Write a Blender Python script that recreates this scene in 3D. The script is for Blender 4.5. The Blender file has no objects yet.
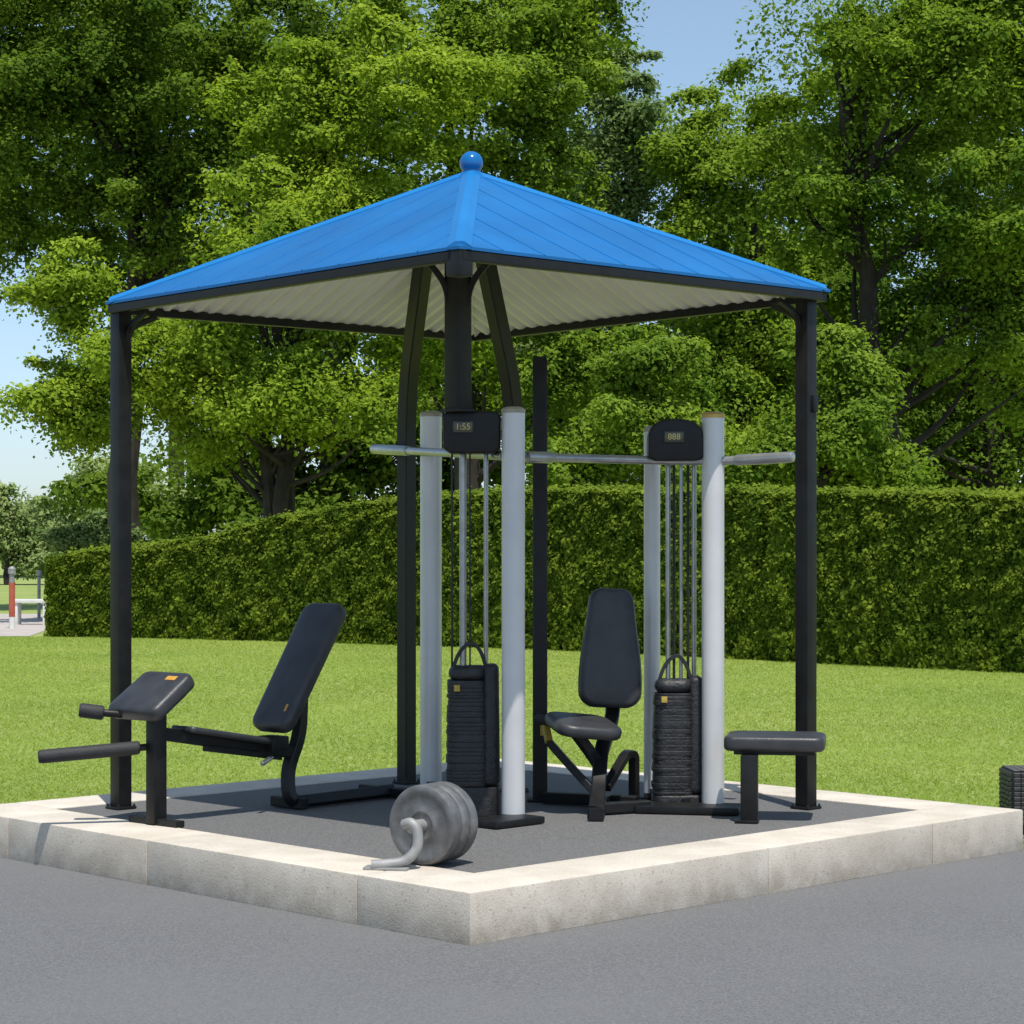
import bpy, bmesh, math, random
import numpy as np
from mathutils import Vector, Matrix
random.seed(5)
C = bpy.context.scene.collection
PI = math.pi
F, HZ, CH = 2190.0, 550.0, 1.47
def W(px, py, d):
    return Vector(((px-512)/F*d, d, CH+(HZ-py)/F*d))
Z0 = 0.2   # platform top

# ------------------------------------------------------------------ materials
def nmat(name, c1, c2=None, scale=8, rough=.5, rough2=None, metal=0, bump=0, bscale=None, spec=.5, detail=6, coord='Object', c3=None, s3=1.0, f3=.5):
    m = bpy.data.materials.new(name); m.use_nodes = True
    nt = m.node_tree; N = nt.nodes; L = nt.links
    b = N['Principled BSDF']
    b.inputs['Metallic'].default_value = metal
    b.inputs['Specular IOR Level'].default_value = spec
    tc = N.new('ShaderNodeTexCoord')
    c2 = c2 or c1
    n = N.new('ShaderNodeTexNoise'); n.inputs['Scale'].default_value = scale; n.inputs['Detail'].default_value = detail
    L.new(tc.outputs[coord], n.inputs['Vector'])
    r = N.new('ShaderNodeValToRGB')
    r.color_ramp.elements[0].position = .35; r.color_ramp.elements[1].position = .65
    r.color_ramp.elements[0].color = (*c1, 1); r.color_ramp.elements[1].color = (*c2, 1)
    L.new(n.outputs['Fac'], r.inputs['Fac'])
    out = r.outputs['Color']
    if c3:
        n3 = N.new('ShaderNodeTexNoise'); n3.inputs['Scale'].default_value = s3; n3.inputs['Detail'].default_value = 5
        L.new(tc.outputs[coord], n3.inputs['Vector'])
        r3 = N.new('ShaderNodeValToRGB'); r3.color_ramp.elements[0].position = .42; r3.color_ramp.elements[1].position = .72
        r3.color_ramp.elements[0].color = (0,0,0,1); r3.color_ramp.elements[1].color = (f3,f3,f3,1)
        L.new(n3.outputs['Fac'], r3.inputs['Fac'])
        mx = N.new('ShaderNodeMix'); mx.data_type = 'RGBA'
        L.new(r3.outputs['Color'], mx.inputs['Factor']); L.new(out, mx.inputs['A']); mx.inputs['B'].default_value = (*c3, 1)
        out = mx.outputs['Result']
    L.new(out, b.inputs['Base Color'])
    mr = N.new('ShaderNodeMapRange'); mr.inputs['To Min'].default_value = rough; mr.inputs['To Max'].default_value = rough2 if rough2 is not None else rough
    L.new(n.outputs['Fac'], mr.inputs['Value']); L.new(mr.outputs['Result'], b.inputs['Roughness'])
    if bump:
        n2 = N.new('ShaderNodeTexNoise'); n2.inputs['Scale'].default_value = bscale or scale*4; n2.inputs['Detail'].default_value = 4
        L.new(tc.outputs[coord], n2.inputs['Vector'])
        bp = N.new('ShaderNodeBump'); bp.inputs['Strength'].default_value = bump; bp.inputs['Distance'].default_value = .01
        L.new(n2.outputs['Fac'], bp.inputs['Height']); L.new(bp.outputs['Normal'], b.inputs['Normal'])
    return m

def leafmat(name, dark, light, trans=.4, tcol=None, nscale=.35, rnd=.55, soft=True):
    m = bpy.data.materials.new(name); m.use_nodes = True
    nt = m.node_tree; N = nt.nodes; L = nt.links
    out = N['Material Output']; N.remove(N['Principled BSDF'])
    b = N.new('ShaderNodeBsdfDiffuse')
    g = N.new('ShaderNodeNewGeometry')
    n = N.new('ShaderNodeTexNoise'); n.inputs['Scale'].default_value = nscale; n.inputs['Detail'].default_value = 1
    L.new(g.outputs['Position'], n.inputs['Vector'])
    ad = N.new('ShaderNodeMath'); ad.operation = 'MULTIPLY_ADD'; ad.inputs[1].default_value = rnd
    L.new(g.outputs['Random Per Island'], ad.inputs[0])
    sb = N.new('ShaderNodeMath'); sb.operation = 'MULTIPLY_ADD'; sb.inputs[1].default_value = 1.3; sb.inputs[2].default_value = -.15-rnd*.5
    L.new(n.outputs['Fac'], sb.inputs[0]); L.new(sb.outputs[0], ad.inputs[2])
    r = N.new('ShaderNodeValToRGB')
    r.color_ramp.elements[0].color = (*dark, 1); r.color_ramp.elements[1].color = (*light, 1)
    L.new(ad.outputs[0], r.inputs['Fac']); L.new(r.outputs['Color'], b.inputs['Color'])
    if soft:       # leaf normal leans towards the outward direction of its spray
        at = N.new('ShaderNodeAttribute'); at.attribute_name = 'spray_dir'
        v1 = N.new('ShaderNodeVectorMath'); v1.operation = 'SCALE'; v1.inputs['Scale'].default_value = .8; L.new(at.outputs['Vector'], v1.inputs[0])
        v2 = N.new('ShaderNodeVectorMath'); v2.operation = 'SCALE'; v2.inputs['Scale'].default_value = .75; L.new(g.outputs['Normal'], v2.inputs[0])
        v3 = N.new('ShaderNodeVectorMath'); v3.operation = 'ADD'; L.new(v1.outputs[0], v3.inputs[0]); L.new(v2.outputs[0], v3.inputs[1])
        v4 = N.new('ShaderNodeVectorMath'); v4.operation = 'NORMALIZE'; L.new(v3.outputs[0], v4.inputs[0])
        L.new(v4.outputs[0], b.inputs['Normal'])
    t = N.new('ShaderNodeBsdfTranslucent')
    mx = N.new('ShaderNodeMix'); mx.data_type = 'RGBA'; mx.blend_type = 'MULTIPLY'; mx.inputs['Factor'].default_value = 1
    L.new(r.outputs['Color'], mx.inputs['A']); mx.inputs['B'].default_value = (*(tcol or (1.5, 1.6, .6)), 1)
    L.new(mx.outputs['Result'], t.inputs['Color'])
    ms = N.new('ShaderNodeMixShader'); ms.inputs[0].default_value = trans
    L.new(b.outputs[0], ms.inputs[1]); L.new(t.outputs[0], ms.inputs[2]); L.new(ms.outputs[0], out.inputs['Surface'])
    return m

M = {}
M['black'] = nmat('black_powder_coat', (.006,.006,.0065), (.0115,.0115,.012), 14, .36, .5, bump=.05, bscale=220, spec=.33)
M['vinyl'] = nmat('black_vinyl', (.026,.027,.030), (.040,.041,.045), 9, .34, .5, bump=.14, bscale=160, spec=.5)
M['foam'] = nmat('black_foam', (.016,.0165,.018), (.026,.0265,.028), 30, .6, .78, bump=.25, bscale=140)
M['tube'] = nmat('silver_paint', (.57,.57,.575), (.65,.65,.655), 3, .32, .44, metal=.2, bump=.02, bscale=90)
M['bar'] = nmat('satin_steel', (.33,.335,.34), (.43,.435,.44), 12, .24, .38, metal=.7)
M['hook'] = nmat('matte_grey_steel', (.22,.22,.22), (.33,.33,.325), 12, .5, .65, metal=.2)
M['chrome'] = nmat('guide_rod_steel', (.30,.31,.325), (.40,.41,.425), 20, .22, .35, metal=.85)
M['cable'] = nmat('cable_black', (.010,.010,.011), None, 20, .5)
M['plate'] = nmat('cast_grey_plate', (.125,.126,.128), (.19,.19,.192), 22, .42, .58, metal=.35, bump=.15, bscale=120, c3=(.085,.085,.085), s3=7, f3=.6)
M['stack'] = nmat('stack_rubber', (.012,.0125,.014), (.024,.0245,.027), 26, .40, .62, bump=.5, bscale=70)
M['brass'] = nmat('brass_ring', (.48,.33,.09), (.58,.42,.14), 12, .35, .5, metal=.6)
M['capgrey'] = nmat('grey_cap', (.30,.28,.22), (.40,.36,.27), 12, .4, .55)
M['yellow'] = nmat('yellow_label', (.38,.27,.04), (.48,.34,.06), 20, .5)
M['orange'] = nmat('orange_label', (.52,.26,.04), (.58,.31,.05), 20, .5)
M['screen'] = nmat('display_glass', (.06,.062,.04), (.085,.085,.055), 9, .2)
M['digit'] = nmat('display_digit', (.62,.50,.16), None, 9, .5)
M['roof'] = nmat('blue_roof_sheet', (.003,.120,.355), (.006,.147,.41), 1.7, .42, .55, bump=.04, bscale=5, c3=(.007,.10,.28), s3=2.2, f3=.6, spec=.4)
M['hip'] = nmat('blue_hip_cap', (.005,.155,.43), (.008,.18,.48), 3, .36, .48, spec=.4)
M['ball'] = nmat('blue_gloss', (.004,.12,.34), (.006,.14,.40), 3, .12, .2)
M['ceil'] = nmat('beige_corrugated', (.74,.70,.63), (.82,.78,.71), 3, .45, .6)
def kerbmat():
    m = nmat('pale_concrete', (.545,.49,.415), (.625,.57,.49), 7, .85, .95, bump=.18, bscale=120, c3=(.44,.385,.315), s3=2.3, f3=.6, detail=11)
    nt=m.node_tree; N=nt.nodes; L=nt.links; b=N['Principled BSDF']
    src=b.inputs['Base Color'].links[0].from_socket
    # grime close to the ground, fine pits
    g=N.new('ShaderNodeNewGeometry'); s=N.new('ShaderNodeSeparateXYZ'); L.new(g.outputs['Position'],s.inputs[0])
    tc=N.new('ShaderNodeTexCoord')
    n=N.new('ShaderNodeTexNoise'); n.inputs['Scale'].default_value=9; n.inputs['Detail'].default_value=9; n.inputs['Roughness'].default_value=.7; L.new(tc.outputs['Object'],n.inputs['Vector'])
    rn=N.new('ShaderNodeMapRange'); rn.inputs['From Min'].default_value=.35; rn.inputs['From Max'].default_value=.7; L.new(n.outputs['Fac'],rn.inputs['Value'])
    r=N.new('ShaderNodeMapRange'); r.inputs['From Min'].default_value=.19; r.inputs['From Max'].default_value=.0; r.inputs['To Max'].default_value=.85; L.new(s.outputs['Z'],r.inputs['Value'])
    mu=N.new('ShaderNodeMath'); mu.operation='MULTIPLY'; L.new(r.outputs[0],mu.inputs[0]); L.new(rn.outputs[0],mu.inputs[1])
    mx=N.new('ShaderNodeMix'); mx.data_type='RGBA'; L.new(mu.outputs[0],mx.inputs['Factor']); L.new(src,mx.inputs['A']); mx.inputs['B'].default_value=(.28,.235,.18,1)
    n2=N.new('ShaderNodeTexNoise'); n2.inputs['Scale'].default_value=75; n2.inputs['Detail'].default_value=3; L.new(tc.outputs['Object'],n2.inputs['Vector'])
    r2=N.new('ShaderNodeMapRange'); r2.inputs['From Min'].default_value=.58; r2.inputs['From Max'].default_value=.74; r2.inputs['To Max'].default_value=.7; L.new(n2.outputs['Fac'],r2.inputs['Value'])
    mx2=N.new('ShaderNodeMix'); mx2.data_type='RGBA'; L.new(r2.outputs[0],mx2.inputs['Factor']); L.new(mx.outputs['Result'],mx2.inputs['A']); mx2.inputs['B'].default_value=(.29,.25,.20,1)
    L.new(mx2.outputs['Result'],b.inputs['Base Color'])
    return m
M['kerb'] = kerbmat()
M['slab'] = nmat('slab_concrete', (.16,.15,.135), (.2,.19,.17), 9, .9)  # dark concrete of the base slab, fills the joints between kerb blocks
M['rubber'] = nmat('rubber_crumb', (.078,.077,.076), (.165,.162,.16), 130, .8, .95, bump=.5, bscale=190, c3=(.138,.135,.133), s3=1.5, f3=.5)
M['asphalt'] = nmat('asphalt', (.096,.096,.098), (.165,.165,.168), 120, .82, .95, bump=.35, bscale=170, c3=(.155,.155,.158), s3=.55, f3=.6, detail=9)
M['path'] = nmat('pale_path', (.38,.34,.32), (.46,.42,.40), 2, .9)
M['soil'] = nmat('lawn_soil', (.20,.275,.06), (.255,.325,.08), 1.2, .95, bump=.3, bscale=30, c3=(.30,.33,.10), s3=.3, f3=.85)
M['bark'] = nmat('bark', (.014,.011,.008), (.034,.027,.020), 3, .9, bump=.8, bscale=9)
M['red'] = nmat('red_paint', (.36,.07,.04), (.44,.10,.06), 5, .5)
M['white'] = nmat('white_paint', (.6,.59,.56), (.7,.69,.66), 5, .55)
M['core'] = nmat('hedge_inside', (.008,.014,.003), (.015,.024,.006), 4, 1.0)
LF = {}
LF['bright'] = leafmat('leaf_bright', (.085,.170,.018), (.39,.49,.060), .42)
LF['mid'] = leafmat('leaf_mid', (.060,.130,.018), (.30,.405,.055), .4)
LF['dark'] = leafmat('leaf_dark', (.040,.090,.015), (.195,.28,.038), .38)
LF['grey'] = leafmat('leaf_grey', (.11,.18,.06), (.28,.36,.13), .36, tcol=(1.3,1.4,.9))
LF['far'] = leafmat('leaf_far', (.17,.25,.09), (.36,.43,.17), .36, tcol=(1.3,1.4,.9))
LF['hedge'] = leafmat('leaf_hedge', (.036,.078,.010), (.23,.30,.036), .34, nscale=3.0, soft=False)
LF['grass'] = leafmat('grass_blade', (.215,.295,.062), (.345,.415,.105), .35, nscale=.35, rnd=.25, soft=False)

# ------------------------------------------------------------------ helpers
def tag(o, label=None, cat=None, group=None, kind=None):
    if label: o['label'] = label
    if cat: o['category'] = cat
    if group: o['group'] = group
    if kind: o['kind'] = kind
    return o
def thing(name, label, cat, loc, group=None):
    o = bpy.data.objects.new(name, None); C.objects.link(o); o.location = loc
    o.empty_display_size = .1
    return tag(o, label, cat, group)
def finish(name, bm, mat, parent=None, smooth=True, ang=35):
    me = bpy.data.meshes.new(name)
    bmesh.ops.recalc_face_normals(bm, faces=bm.faces)
    bm.to_mesh(me); bm.free()
    me.materials.append(mat)
    if smooth:
        me.polygons.foreach_set('use_smooth', [True]*len(me.polygons))
        me.set_sharp_from_angle(angle=math.radians(ang))
    o = bpy.data.objects.new(name, me); C.objects.link(o)
    if parent:
        o.parent = parent
        p = parent; off = Vector((0,0,0))
        while p:
            off += p.location; p = p.parent
        me.transform(Matrix.Translation(-off))
    return o
def nb(): return bmesh.new()
def box(bm, c, size, axes=None, bev=.004, seg=2):
    X, Y, Z = axes or (Vector((1,0,0)), Vector((0,1,0)), Vector((0,0,1)))
    m = Matrix((X, Y, Z)).transposed().to_4x4(); m.translation = c
    t = bmesh.new()
    bmesh.ops.create_cube(t, size=1)
    bmesh.ops.scale(t, vec=Vector(size), verts=t.verts)
    if bev: bmesh.ops.bevel(t, geom=list(t.edges), offset=bev, segments=seg, affect='EDGES', profile=.6)
    t.transform(m); merge(bm, t)
def merge(bm, t):
    me = bpy.data.meshes.new('tmp'); t.to_mesh(me); t.free(); bm.from_mesh(me); bpy.data.meshes.remove(me)
def prism(bm, pts, z0, z1, bev=.0, m=None, seg=2):
    t = bmesh.new()
    vs = [t.verts.new((p[0], p[1], z0)) for p in pts]
    f = t.faces.new(vs)
    r = bmesh.ops.extrude_face_region(t, geom=[f])
    for v in r['geom']:
        if isinstance(v, bmesh.types.BMVert): v.co.z = z1
    bmesh.ops.recalc_face_normals(t, faces=t.faces)
    if bev: bmesh.ops.bevel(t, geom=list(t.edges), offset=bev, segments=seg, affect='EDGES', profile=.6)
    if m: t.transform(m)
    merge(bm, t)
def sweep(bm, pts, prof, up=Vector((0,0,1)), cap=True, radii=None):
    pts = [Vector(p) for p in pts]; n = len(pts); rings = []
    T = []
    for i in range(n):
        a = pts[max(i-1,0)]; b = pts[min(i+1,n-1)]
        T.append((b-a).normalized())
    t0 = T[0]
    x = up.cross(t0)
    if x.length < 1e-3: x = Vector((1,0,0)).cross(t0) if abs(t0.x) < .9 else Vector((0,1,0)).cross(t0)
    x.normalize()
    for i in range(n):
        if i:
            q = T[i-1].rotation_difference(T[i]); x = (q @ x).normalized()
        y = T[i].cross(x).normalized()
        s = radii[i] if radii else 1
        rings.append([bm.verts.new(pts[i]+x*(p[0]*s)+y*(p[1]*s)) for p in prof])
    k = len(prof)
    for i in range(n-1):
        for j in range(k):
            bm.faces.new((rings[i][j], rings[i][(j+1)%k], rings[i+1][(j+1)%k], rings[i+1][j]))
    if cap:
        bm.faces.new(rings[0][::-1]); bm.faces.new(rings[-1])
def circ(r, n=20): return [(r*math.cos(2*PI*i/n), r*math.sin(2*PI*i/n)) for i in range(n)]
def rect(w, h, c=.006):
    w/=2; h/=2
    return [(w-c,-h),(w,-h+c),(w,h-c),(w-c,h),(-w+c,h),(-w,h-c),(-w,-h+c),(-w+c,-h)]
def tube(bm, pts, r, n=18): sweep(bm, pts, circ(r,n))
def rcap(bm, p0, p1, r, n=20, e=.012):          # bar with rounded ends
    p0=Vector(p0); p1=Vector(p1); d=(p1-p0).normalized()
    pts=[p0, p0+d*e*.3, p0+d*e, p1-d*e, p1-d*e*.3, p1]
    sweep(bm, pts, circ(1,n), radii=[r*.72,r*.92,r,r,r*.92,r*.72])
def smooth_path(P, k=6):
    P=[Vector(p) for p in P]; out=[]
    Q=[P[0]*2-P[1]]+P+[P[-1]*2-P[-2]]
    for i in range(1,len(Q)-2):
        for j in range(k):
            t=j/k; a,b,c,d=Q[i-1:i+3]
            out.append(.5*((2*b)+(c-a)*t+(2*a-5*b+4*c-d)*t*t+(3*b-a-3*c+d)*t**3))
    out.append(P[-1]); return out
def fillet(P, r=.06, k=5):
    P=[Vector(p) for p in P]; out=[P[0]]
    for i in range(1,len(P)-1):
        a=(P[i-1]-P[i]); b=(P[i+1]-P[i]); ra=min(r,a.length*.45,b.length*.45)
        s=P[i]+a.normalized()*ra; e=P[i]+b.normalized()*ra
        for j in range(k+1):
            t=j/k; out.append((1-t)**2*s+2*t*(1-t)*P[i]+t*t*e)
    out.append(P[-1]); return out
def pad(bm, c, axes, lx, ly, lz, rc=.05, re=.02, taper=1.0, crown=.006, waist=0):
    X,Y,Z=axes; n=6
    def outline(ins):
        w=lx/2-ins; h=ly/2-ins; r=max(rc-ins,.004); o=[]
        for cx,cy,a0 in ((w-r,h-r,0),(-w+r,h-r,PI/2),(-w+r,-h+r,PI),(w-r,-h+r,1.5*PI)):
            for j in range(n+1):
                a=a0+PI/2*j/n; o.append((cx+r*math.cos(a), cy+r*math.sin(a)))
            if waist and cx==w-r and cy>0:
                pass
        if waist:      # extra points down both long sides so they can curve
            o2=[]
            for i_,pt in enumerate(o):
                o2.append(pt); q=o[(i_+1)%len(o)]
                if abs(pt[0]-q[0])<1e-6 and abs(pt[1]-q[1])>.1:
                    for s_ in range(1,8): o2.append((pt[0],pt[1]+(q[1]-pt[1])*s_/8))
            o=o2
        def wf(y):
            t=y/ly+.5
            f=1+(taper-1)*t
            if waist: f=1+(taper-1)*(t*t*(3-2*t)) + waist*math.sin(PI*min(1,max(0,t)))*(1-t)
            return f
        return [(x*wf(y), y) for x,y in o]
    layers=[]
    for j in range(5):
        a=PI/2*j/4; layers.append((re*(1-math.sin(a)), -lz/2+re*(1-math.cos(a))))
    layers+= [(i,-z) for i,z in layers[::-1]]
    if crown and min(lx,ly)>.2:
        layers.append((re+.03, lz/2+crown*.7)); layers.append((re+.06, lz/2+crown))
    rings=[]
    for ins,z in layers:
        rings.append([bm.verts.new(c+X*x+Y*y+Z*z) for x,y in outline(ins)])
    k=len(rings[0])
    for a,b in zip(rings,rings[1:]):
        for j in range(k): bm.faces.new((a[j],a[(j+1)%k],b[(j+1)%k],b[j]))
    bm.faces.new(rings[0][::-1]); bm.faces.new(rings[-1])
def lathe(bm, prof, c, axis, n=40):
    axis=Vector(axis).normalized()
    x=axis.orthogonal().normalized(); y=axis.cross(x); rings=[]
    for r,h in prof:
        rings.append([bm.verts.new(Vector(c)+axis*h+(x*math.cos(2*PI*i/n)+y*math.sin(2*PI*i/n))*max(r,1e-4)) for i in range(n)])
    for a,b in zip(rings,rings[1:]):
        for j in range(n): bm.faces.new((a[j],a[(j+1)%n],b[(j+1)%n],b[j]))
    bm.faces.new(rings[0][::-1]); bm.faces.new(rings[-1])
def sheet(name, pts, z, mat, label=None):
    bm=nb(); bm.faces.new([bm.verts.new((x,y,z)) for x,y in pts])
    return tag(finish(name,bm,mat,smooth=False), kind='structure')
VX,VY,VZ=Vector((1,0,0)),Vector((0,1,0)),Vector((0,0,1))

# ------------------------------------------------------------------ camera, light
cam=bpy.data.cameras.new('camera'); co=bpy.data.objects.new('camera',cam); C.objects.link(co)
co.location=(0,0,CH); co.rotation_euler=(PI/2,0,0)
cam.sensor_width=36; cam.lens=F/1024*36; cam.shift_y=(HZ-512)/1024; cam.clip_end=2000
bpy.context.scene.camera=co
sv=Vector((.11,-.37,.90)).normalized()
elev=math.asin(sv.z); az=math.atan2(sv.x,sv.y)
sl=bpy.data.lights.new('sun','SUN'); sl.energy=5.0; sl.angle=math.radians(.5); sl.color=(1,.96,.885)
so=bpy.data.objects.new('sun',sl); C.objects.link(so); so.rotation_euler=sv.to_track_quat('Z','Y').to_euler(); so.location=(5,-5,20)
w=bpy.data.worlds.new('World'); bpy.context.scene.world=w; w.use_nodes=True
nt=w.node_tree; sk=nt.nodes.new('ShaderNodeTexSky'); sk.sky_type='NISHITA'; sk.sun_disc=False
sk.sun_elevation=elev; sk.sun_rotation=az; sk.dust_density=.6; sk.air_density=1.0; sk.ozone_density=2.0
# cool the yellowish band low on the horizon
tcw_=nt.nodes.new('ShaderNodeTexCoord'); sx_=nt.nodes.new('ShaderNodeSeparateXYZ'); nt.links.new(tcw_.outputs['Generated'],sx_.inputs[0])
mr_=nt.nodes.new('ShaderNodeMapRange'); mr_.inputs['From Min'].default_value=.0; mr_.inputs['From Max'].default_value=.28; nt.links.new(sx_.outputs['Z'],mr_.inputs['Value'])
tn_=nt.nodes.new('ShaderNodeMix'); tn_.data_type='RGBA'; nt.links.new(mr_.outputs[0],tn_.inputs['Factor']); tn_.inputs['A'].default_value=(.80,.90,1.12,1); tn_.inputs['B'].default_value=(1.15,1.10,.98,1)
ml_=nt.nodes.new('ShaderNodeMix'); ml_.data_type='RGBA'; ml_.blend_type='MULTIPLY'; ml_.inputs['Factor'].default_value=1
nt.links.new(sk.outputs[0],ml_.inputs['A']); nt.links.new(tn_.outputs['Result'],ml_.inputs['B'])
nt.links.new(ml_.outputs['Result'], nt.nodes['Background'].inputs[0]); nt.nodes['Background'].inputs[1].default_value=.15
bpy.context.scene.view_settings.view_transform='Standard'
bpy.context.scene.view_settings.look='None'
bpy.context.scene.view_settings.exposure=0

# ------------------------------------------------------------------ setting
sheet('ground',[(-400,-60),(400,-60),(400,900),(-400,900)],0,M['soil'])
sheet('road',[(-60,-40),(60,-40),(60,10.84),(-60,10.84)],.004,M['asphalt'])
sheet('path',[(-40,38),(-8.2,37.2),(-9.6,50),(-40,54)],.006,M['path'])

# platform
A0=Vector((-.155,8.11,0)); ang=math.radians(44.4)
U=Vector((math.cos(ang),math.sin(ang),0)); V=Vector((-math.sin(ang),math.cos(ang),0))
S=3.72; KW=.36
PM=Matrix((U,V,VZ)).transposed().to_4x4(); PM.translation=A0
bm=nb(); prism(bm,[(.012,.012),(S-.012,.012),(S-.012,S-.012),(.012,S-.012)],-.02,.17,0,PM)
plat=tag(finish('platform',bm,M['slab'],smooth=False),kind='structure')
g=.0015
def kb(pts,name='kerb_block'):
    bm=nb(); prism(bm,pts,0,Z0,.007,PM); finish(name,bm,M['kerb'],plat)
kb([(0,0),(1.748-g,0),(1.748-g,KW),(KW,KW),(KW,.646-g),(0,.646-g)])
def kr(a,b,c,d): kb([(a+g,c+g),(b-g,c+g),(b-g,d-g),(a+g,d-g)])
kr(1.748,2.956,0,KW); kr(2.956,S,0,KW)
kr(0,KW,.646,2.066); kr(0,KW,2.066,3.2); kr(0,KW,3.2,S)
kr(S-KW,S,KW,1.5); kr(S-KW,S,1.5,2.7); kr(S-KW,S,2.7,S)
kr(KW,1.5,S-KW,S); kr(1.5,2.5,S-KW,S); kr(2.5,S-KW,S-KW,S)
bm=nb(); prism(bm,[(KW+.003,KW+.003),(S-KW-.003,KW+.003),(S-KW-.003,S-KW-.003),(KW+.003,S-KW-.003)],.171,.196,.003,PM)
finish('rubber_mat',bm,M['rubber'],plat)

# ------------------------------------------------------------------ gazebo
GC=Vector((-.217,10.78,0)); RE=1.785
EZ,AZ=2.722,3.330
apex=Vector((-.2,10.78,AZ))
def tilt(x): return .017*(x-GC.x)
corner=[Vector((GC.x+RE*math.sin(a),GC.y-RE*math.cos(a),0)) for a in (0,PI/2,PI,1.5*PI)]   # near, right, back, left
for c in corner: c.z=EZ+tilt(c.x)
def roofz(x,y,off=0):
    f=min(1,(abs(x-GC.x)+abs(y-GC.y))/RE)
    return EZ+tilt(x)+(AZ-EZ)*(1-f)-off
gz=thing('gazebo','open gazebo with blue pyramid roof, ball finial and black steel posts','gazebo',(GC.x,GC.y,Z0))
bm=nb()
TH=.014
for i in range(4):
    a,b=corner[i],corner[(i+1)%4]
    vs=[bm.verts.new(p) for p in (a,b,apex)]; bm.faces.new(vs)
    lo=[bm.verts.new(p-VZ*TH) for p in (a,b)]
    bm.faces.new((vs[0],lo[0],lo[1],vs[1]))
    mid=(a+b)/2
    n=(b-a).cross(apex-a).normalized()
    if n.z<0: n=-n
    e=(b-a).normalized(); L=(b-a).length
    # low standing seams down the slope
    for k in range(1,10):
        t=k/10; p=a.lerp(b,t)
        fr=1-abs(2*t-1)
        q=p+(apex-mid)*fr*.97
        s=.0042; hgt=.0038
        v=[p-e*s,p+e*s,q+e*s,q-e*s]
        v2=[p-e*s*.6,p+e*s*.6,q+e*s*.6,q-e*s*.6]
        t1=[bm.verts.new(x+n*hgt) for x in v2]; b1=[bm.verts.new(x) for x in v]
        bm.faces.new(t1)
        for j in range(4): bm.faces.new((b1[j],b1[(j+1)%4],t1[(j+1)%4],t1[j]))
roof=finish('roof',bm,M['roof'],gz,smooth=False)
for i in range(4):
    c=corner[i]; d=(apex-c); out=(c-GC); out.z=0; out.normalize(); side=out.cross(VZ)
    bm=nb()
    nr=d.cross(side).normalized(); nr = nr if nr.z>0 else -nr
    w0,w1=.050,.046
    # cap follows the two roof faces, its outer edges sunk just onto them
    dr=w0*.345
    P=[]
    for p,wd in ((c+d.normalized()*.03,w0),(apex-d*.02,w1)):
        P.append([p+side*wd-VZ*dr+nr*.008, p+side*wd*.35+nr*.012, p-side*wd*.35+nr*.012, p-side*wd-VZ*dr+nr*.008, p-side*wd-VZ*(dr+.004), p+side*wd-VZ*(dr+.004)])
    R=[[bm.verts.new(x) for x in r] for r in P]
    for j in range(6): bm.faces.new((R[0][j],R[0][(j+1)%6],R[1][(j+1)%6],R[1][j]))
    bm.faces.new(R[0][::-1]); bm.faces.new(R[1])
    finish('hip_cap',bm,M['hip'],roof,smooth=False)
bm=nb()
prof=[(.10,-.05),(.088,-.028),(.062,-.004),(.046,.012)]
rb=.058; cz=.056
for j in range(1,16):
    th=-PI/2+.75+(PI-.75)*j/15
    prof.append((rb*math.cos(th),cz+rb*math.sin(th)))
lathe(bm,prof,apex-VZ*.012,VZ,32)
finish('finial',bm,M['ball'],gz)
# corrugated ceiling
bm=nb()
for i in range(4):
    a=corner[i].lerp(GC+VZ*corner[i].z,.02); b=corner[(i+1)%4].lerp(GC+VZ*corner[(i+1)%4].z,.02)
    ap=apex-VZ*.05; a=a-VZ*.020; b=b-VZ*.020; mid=(a+b)/2
    K=108; prev=None
    for k in range(K+1):
        t=k/K; p=a.lerp(b,t); fr=1-abs(2*t-1); q=p+(ap-mid)*fr
        dz=VZ*(0.0 if (k%4) in (0,1) else -.022)
        cur=(bm.verts.new(p+dz*.25),bm.verts.new(q+dz))
        mid_=(bm.verts.new(p.lerp(q,.10)+dz))
        if prev:
            bm.faces.new((prev[0],cur[0],mid_,prev[2])); bm.faces.new((prev[2],mid_,cur[1],prev[1]))
        prev=(cur[0],cur[1],mid_)
finish('ceiling',bm,M['ceil'],gz,smooth=False)
# eave beams
for i in range(4):
    a=corner[i].lerp(GC+VZ*corner[i].z,.018); b=corner[(i+1)%4].lerp(GC+VZ*corner[(i+1)%4].z,.018)
    d=(b-a).normalized()
    bm=nb(); off=-VZ*(TH+.023)
    sweep(bm,[a+off+d*.0,b+off-d*.04],rect(.045,.042,.004))
    finish('eave_beam',bm,M['black'],gz)
PS=.076
gU=Vector((math.sin(PI/4),math.cos(PI/4),0)); gV=Vector((-gU.y,gU.x,0))
def vpost(x,y,z0,z1,s,name='post'):
    bm=nb(); box(bm,Vector((x,y,(z0+z1)/2)),(s,s,z1-z0),(gU,gV,VZ),.005)
    return finish(name,bm,M['black'],gz)
def foot(o,x,y,s=.11):
    bm=nb(); box(bm,Vector((x,y,Z0+.004)),(s,s,.012),(gU,gV,VZ),.002)
    for sx in (-1,1):
        for sy in (-1,1):
            p=Vector((x,y,Z0+.014))+gU*sx*s*.42+gV*sy*s*.42
            lathe(bm,[(.006,-.005),(.006,.005),(.004,.008)],p,VZ,8)
    finish('foot_plate',bm,M['black'],o)
lp=(-1.925,10.78); rp=(1.447,10.78)
def bracep(pts,w=.026):
    bm=nb(); sweep(bm,smooth_path(pts),rect(w,w,.003)); finish('brace',bm,M['black'],gz)
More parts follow.
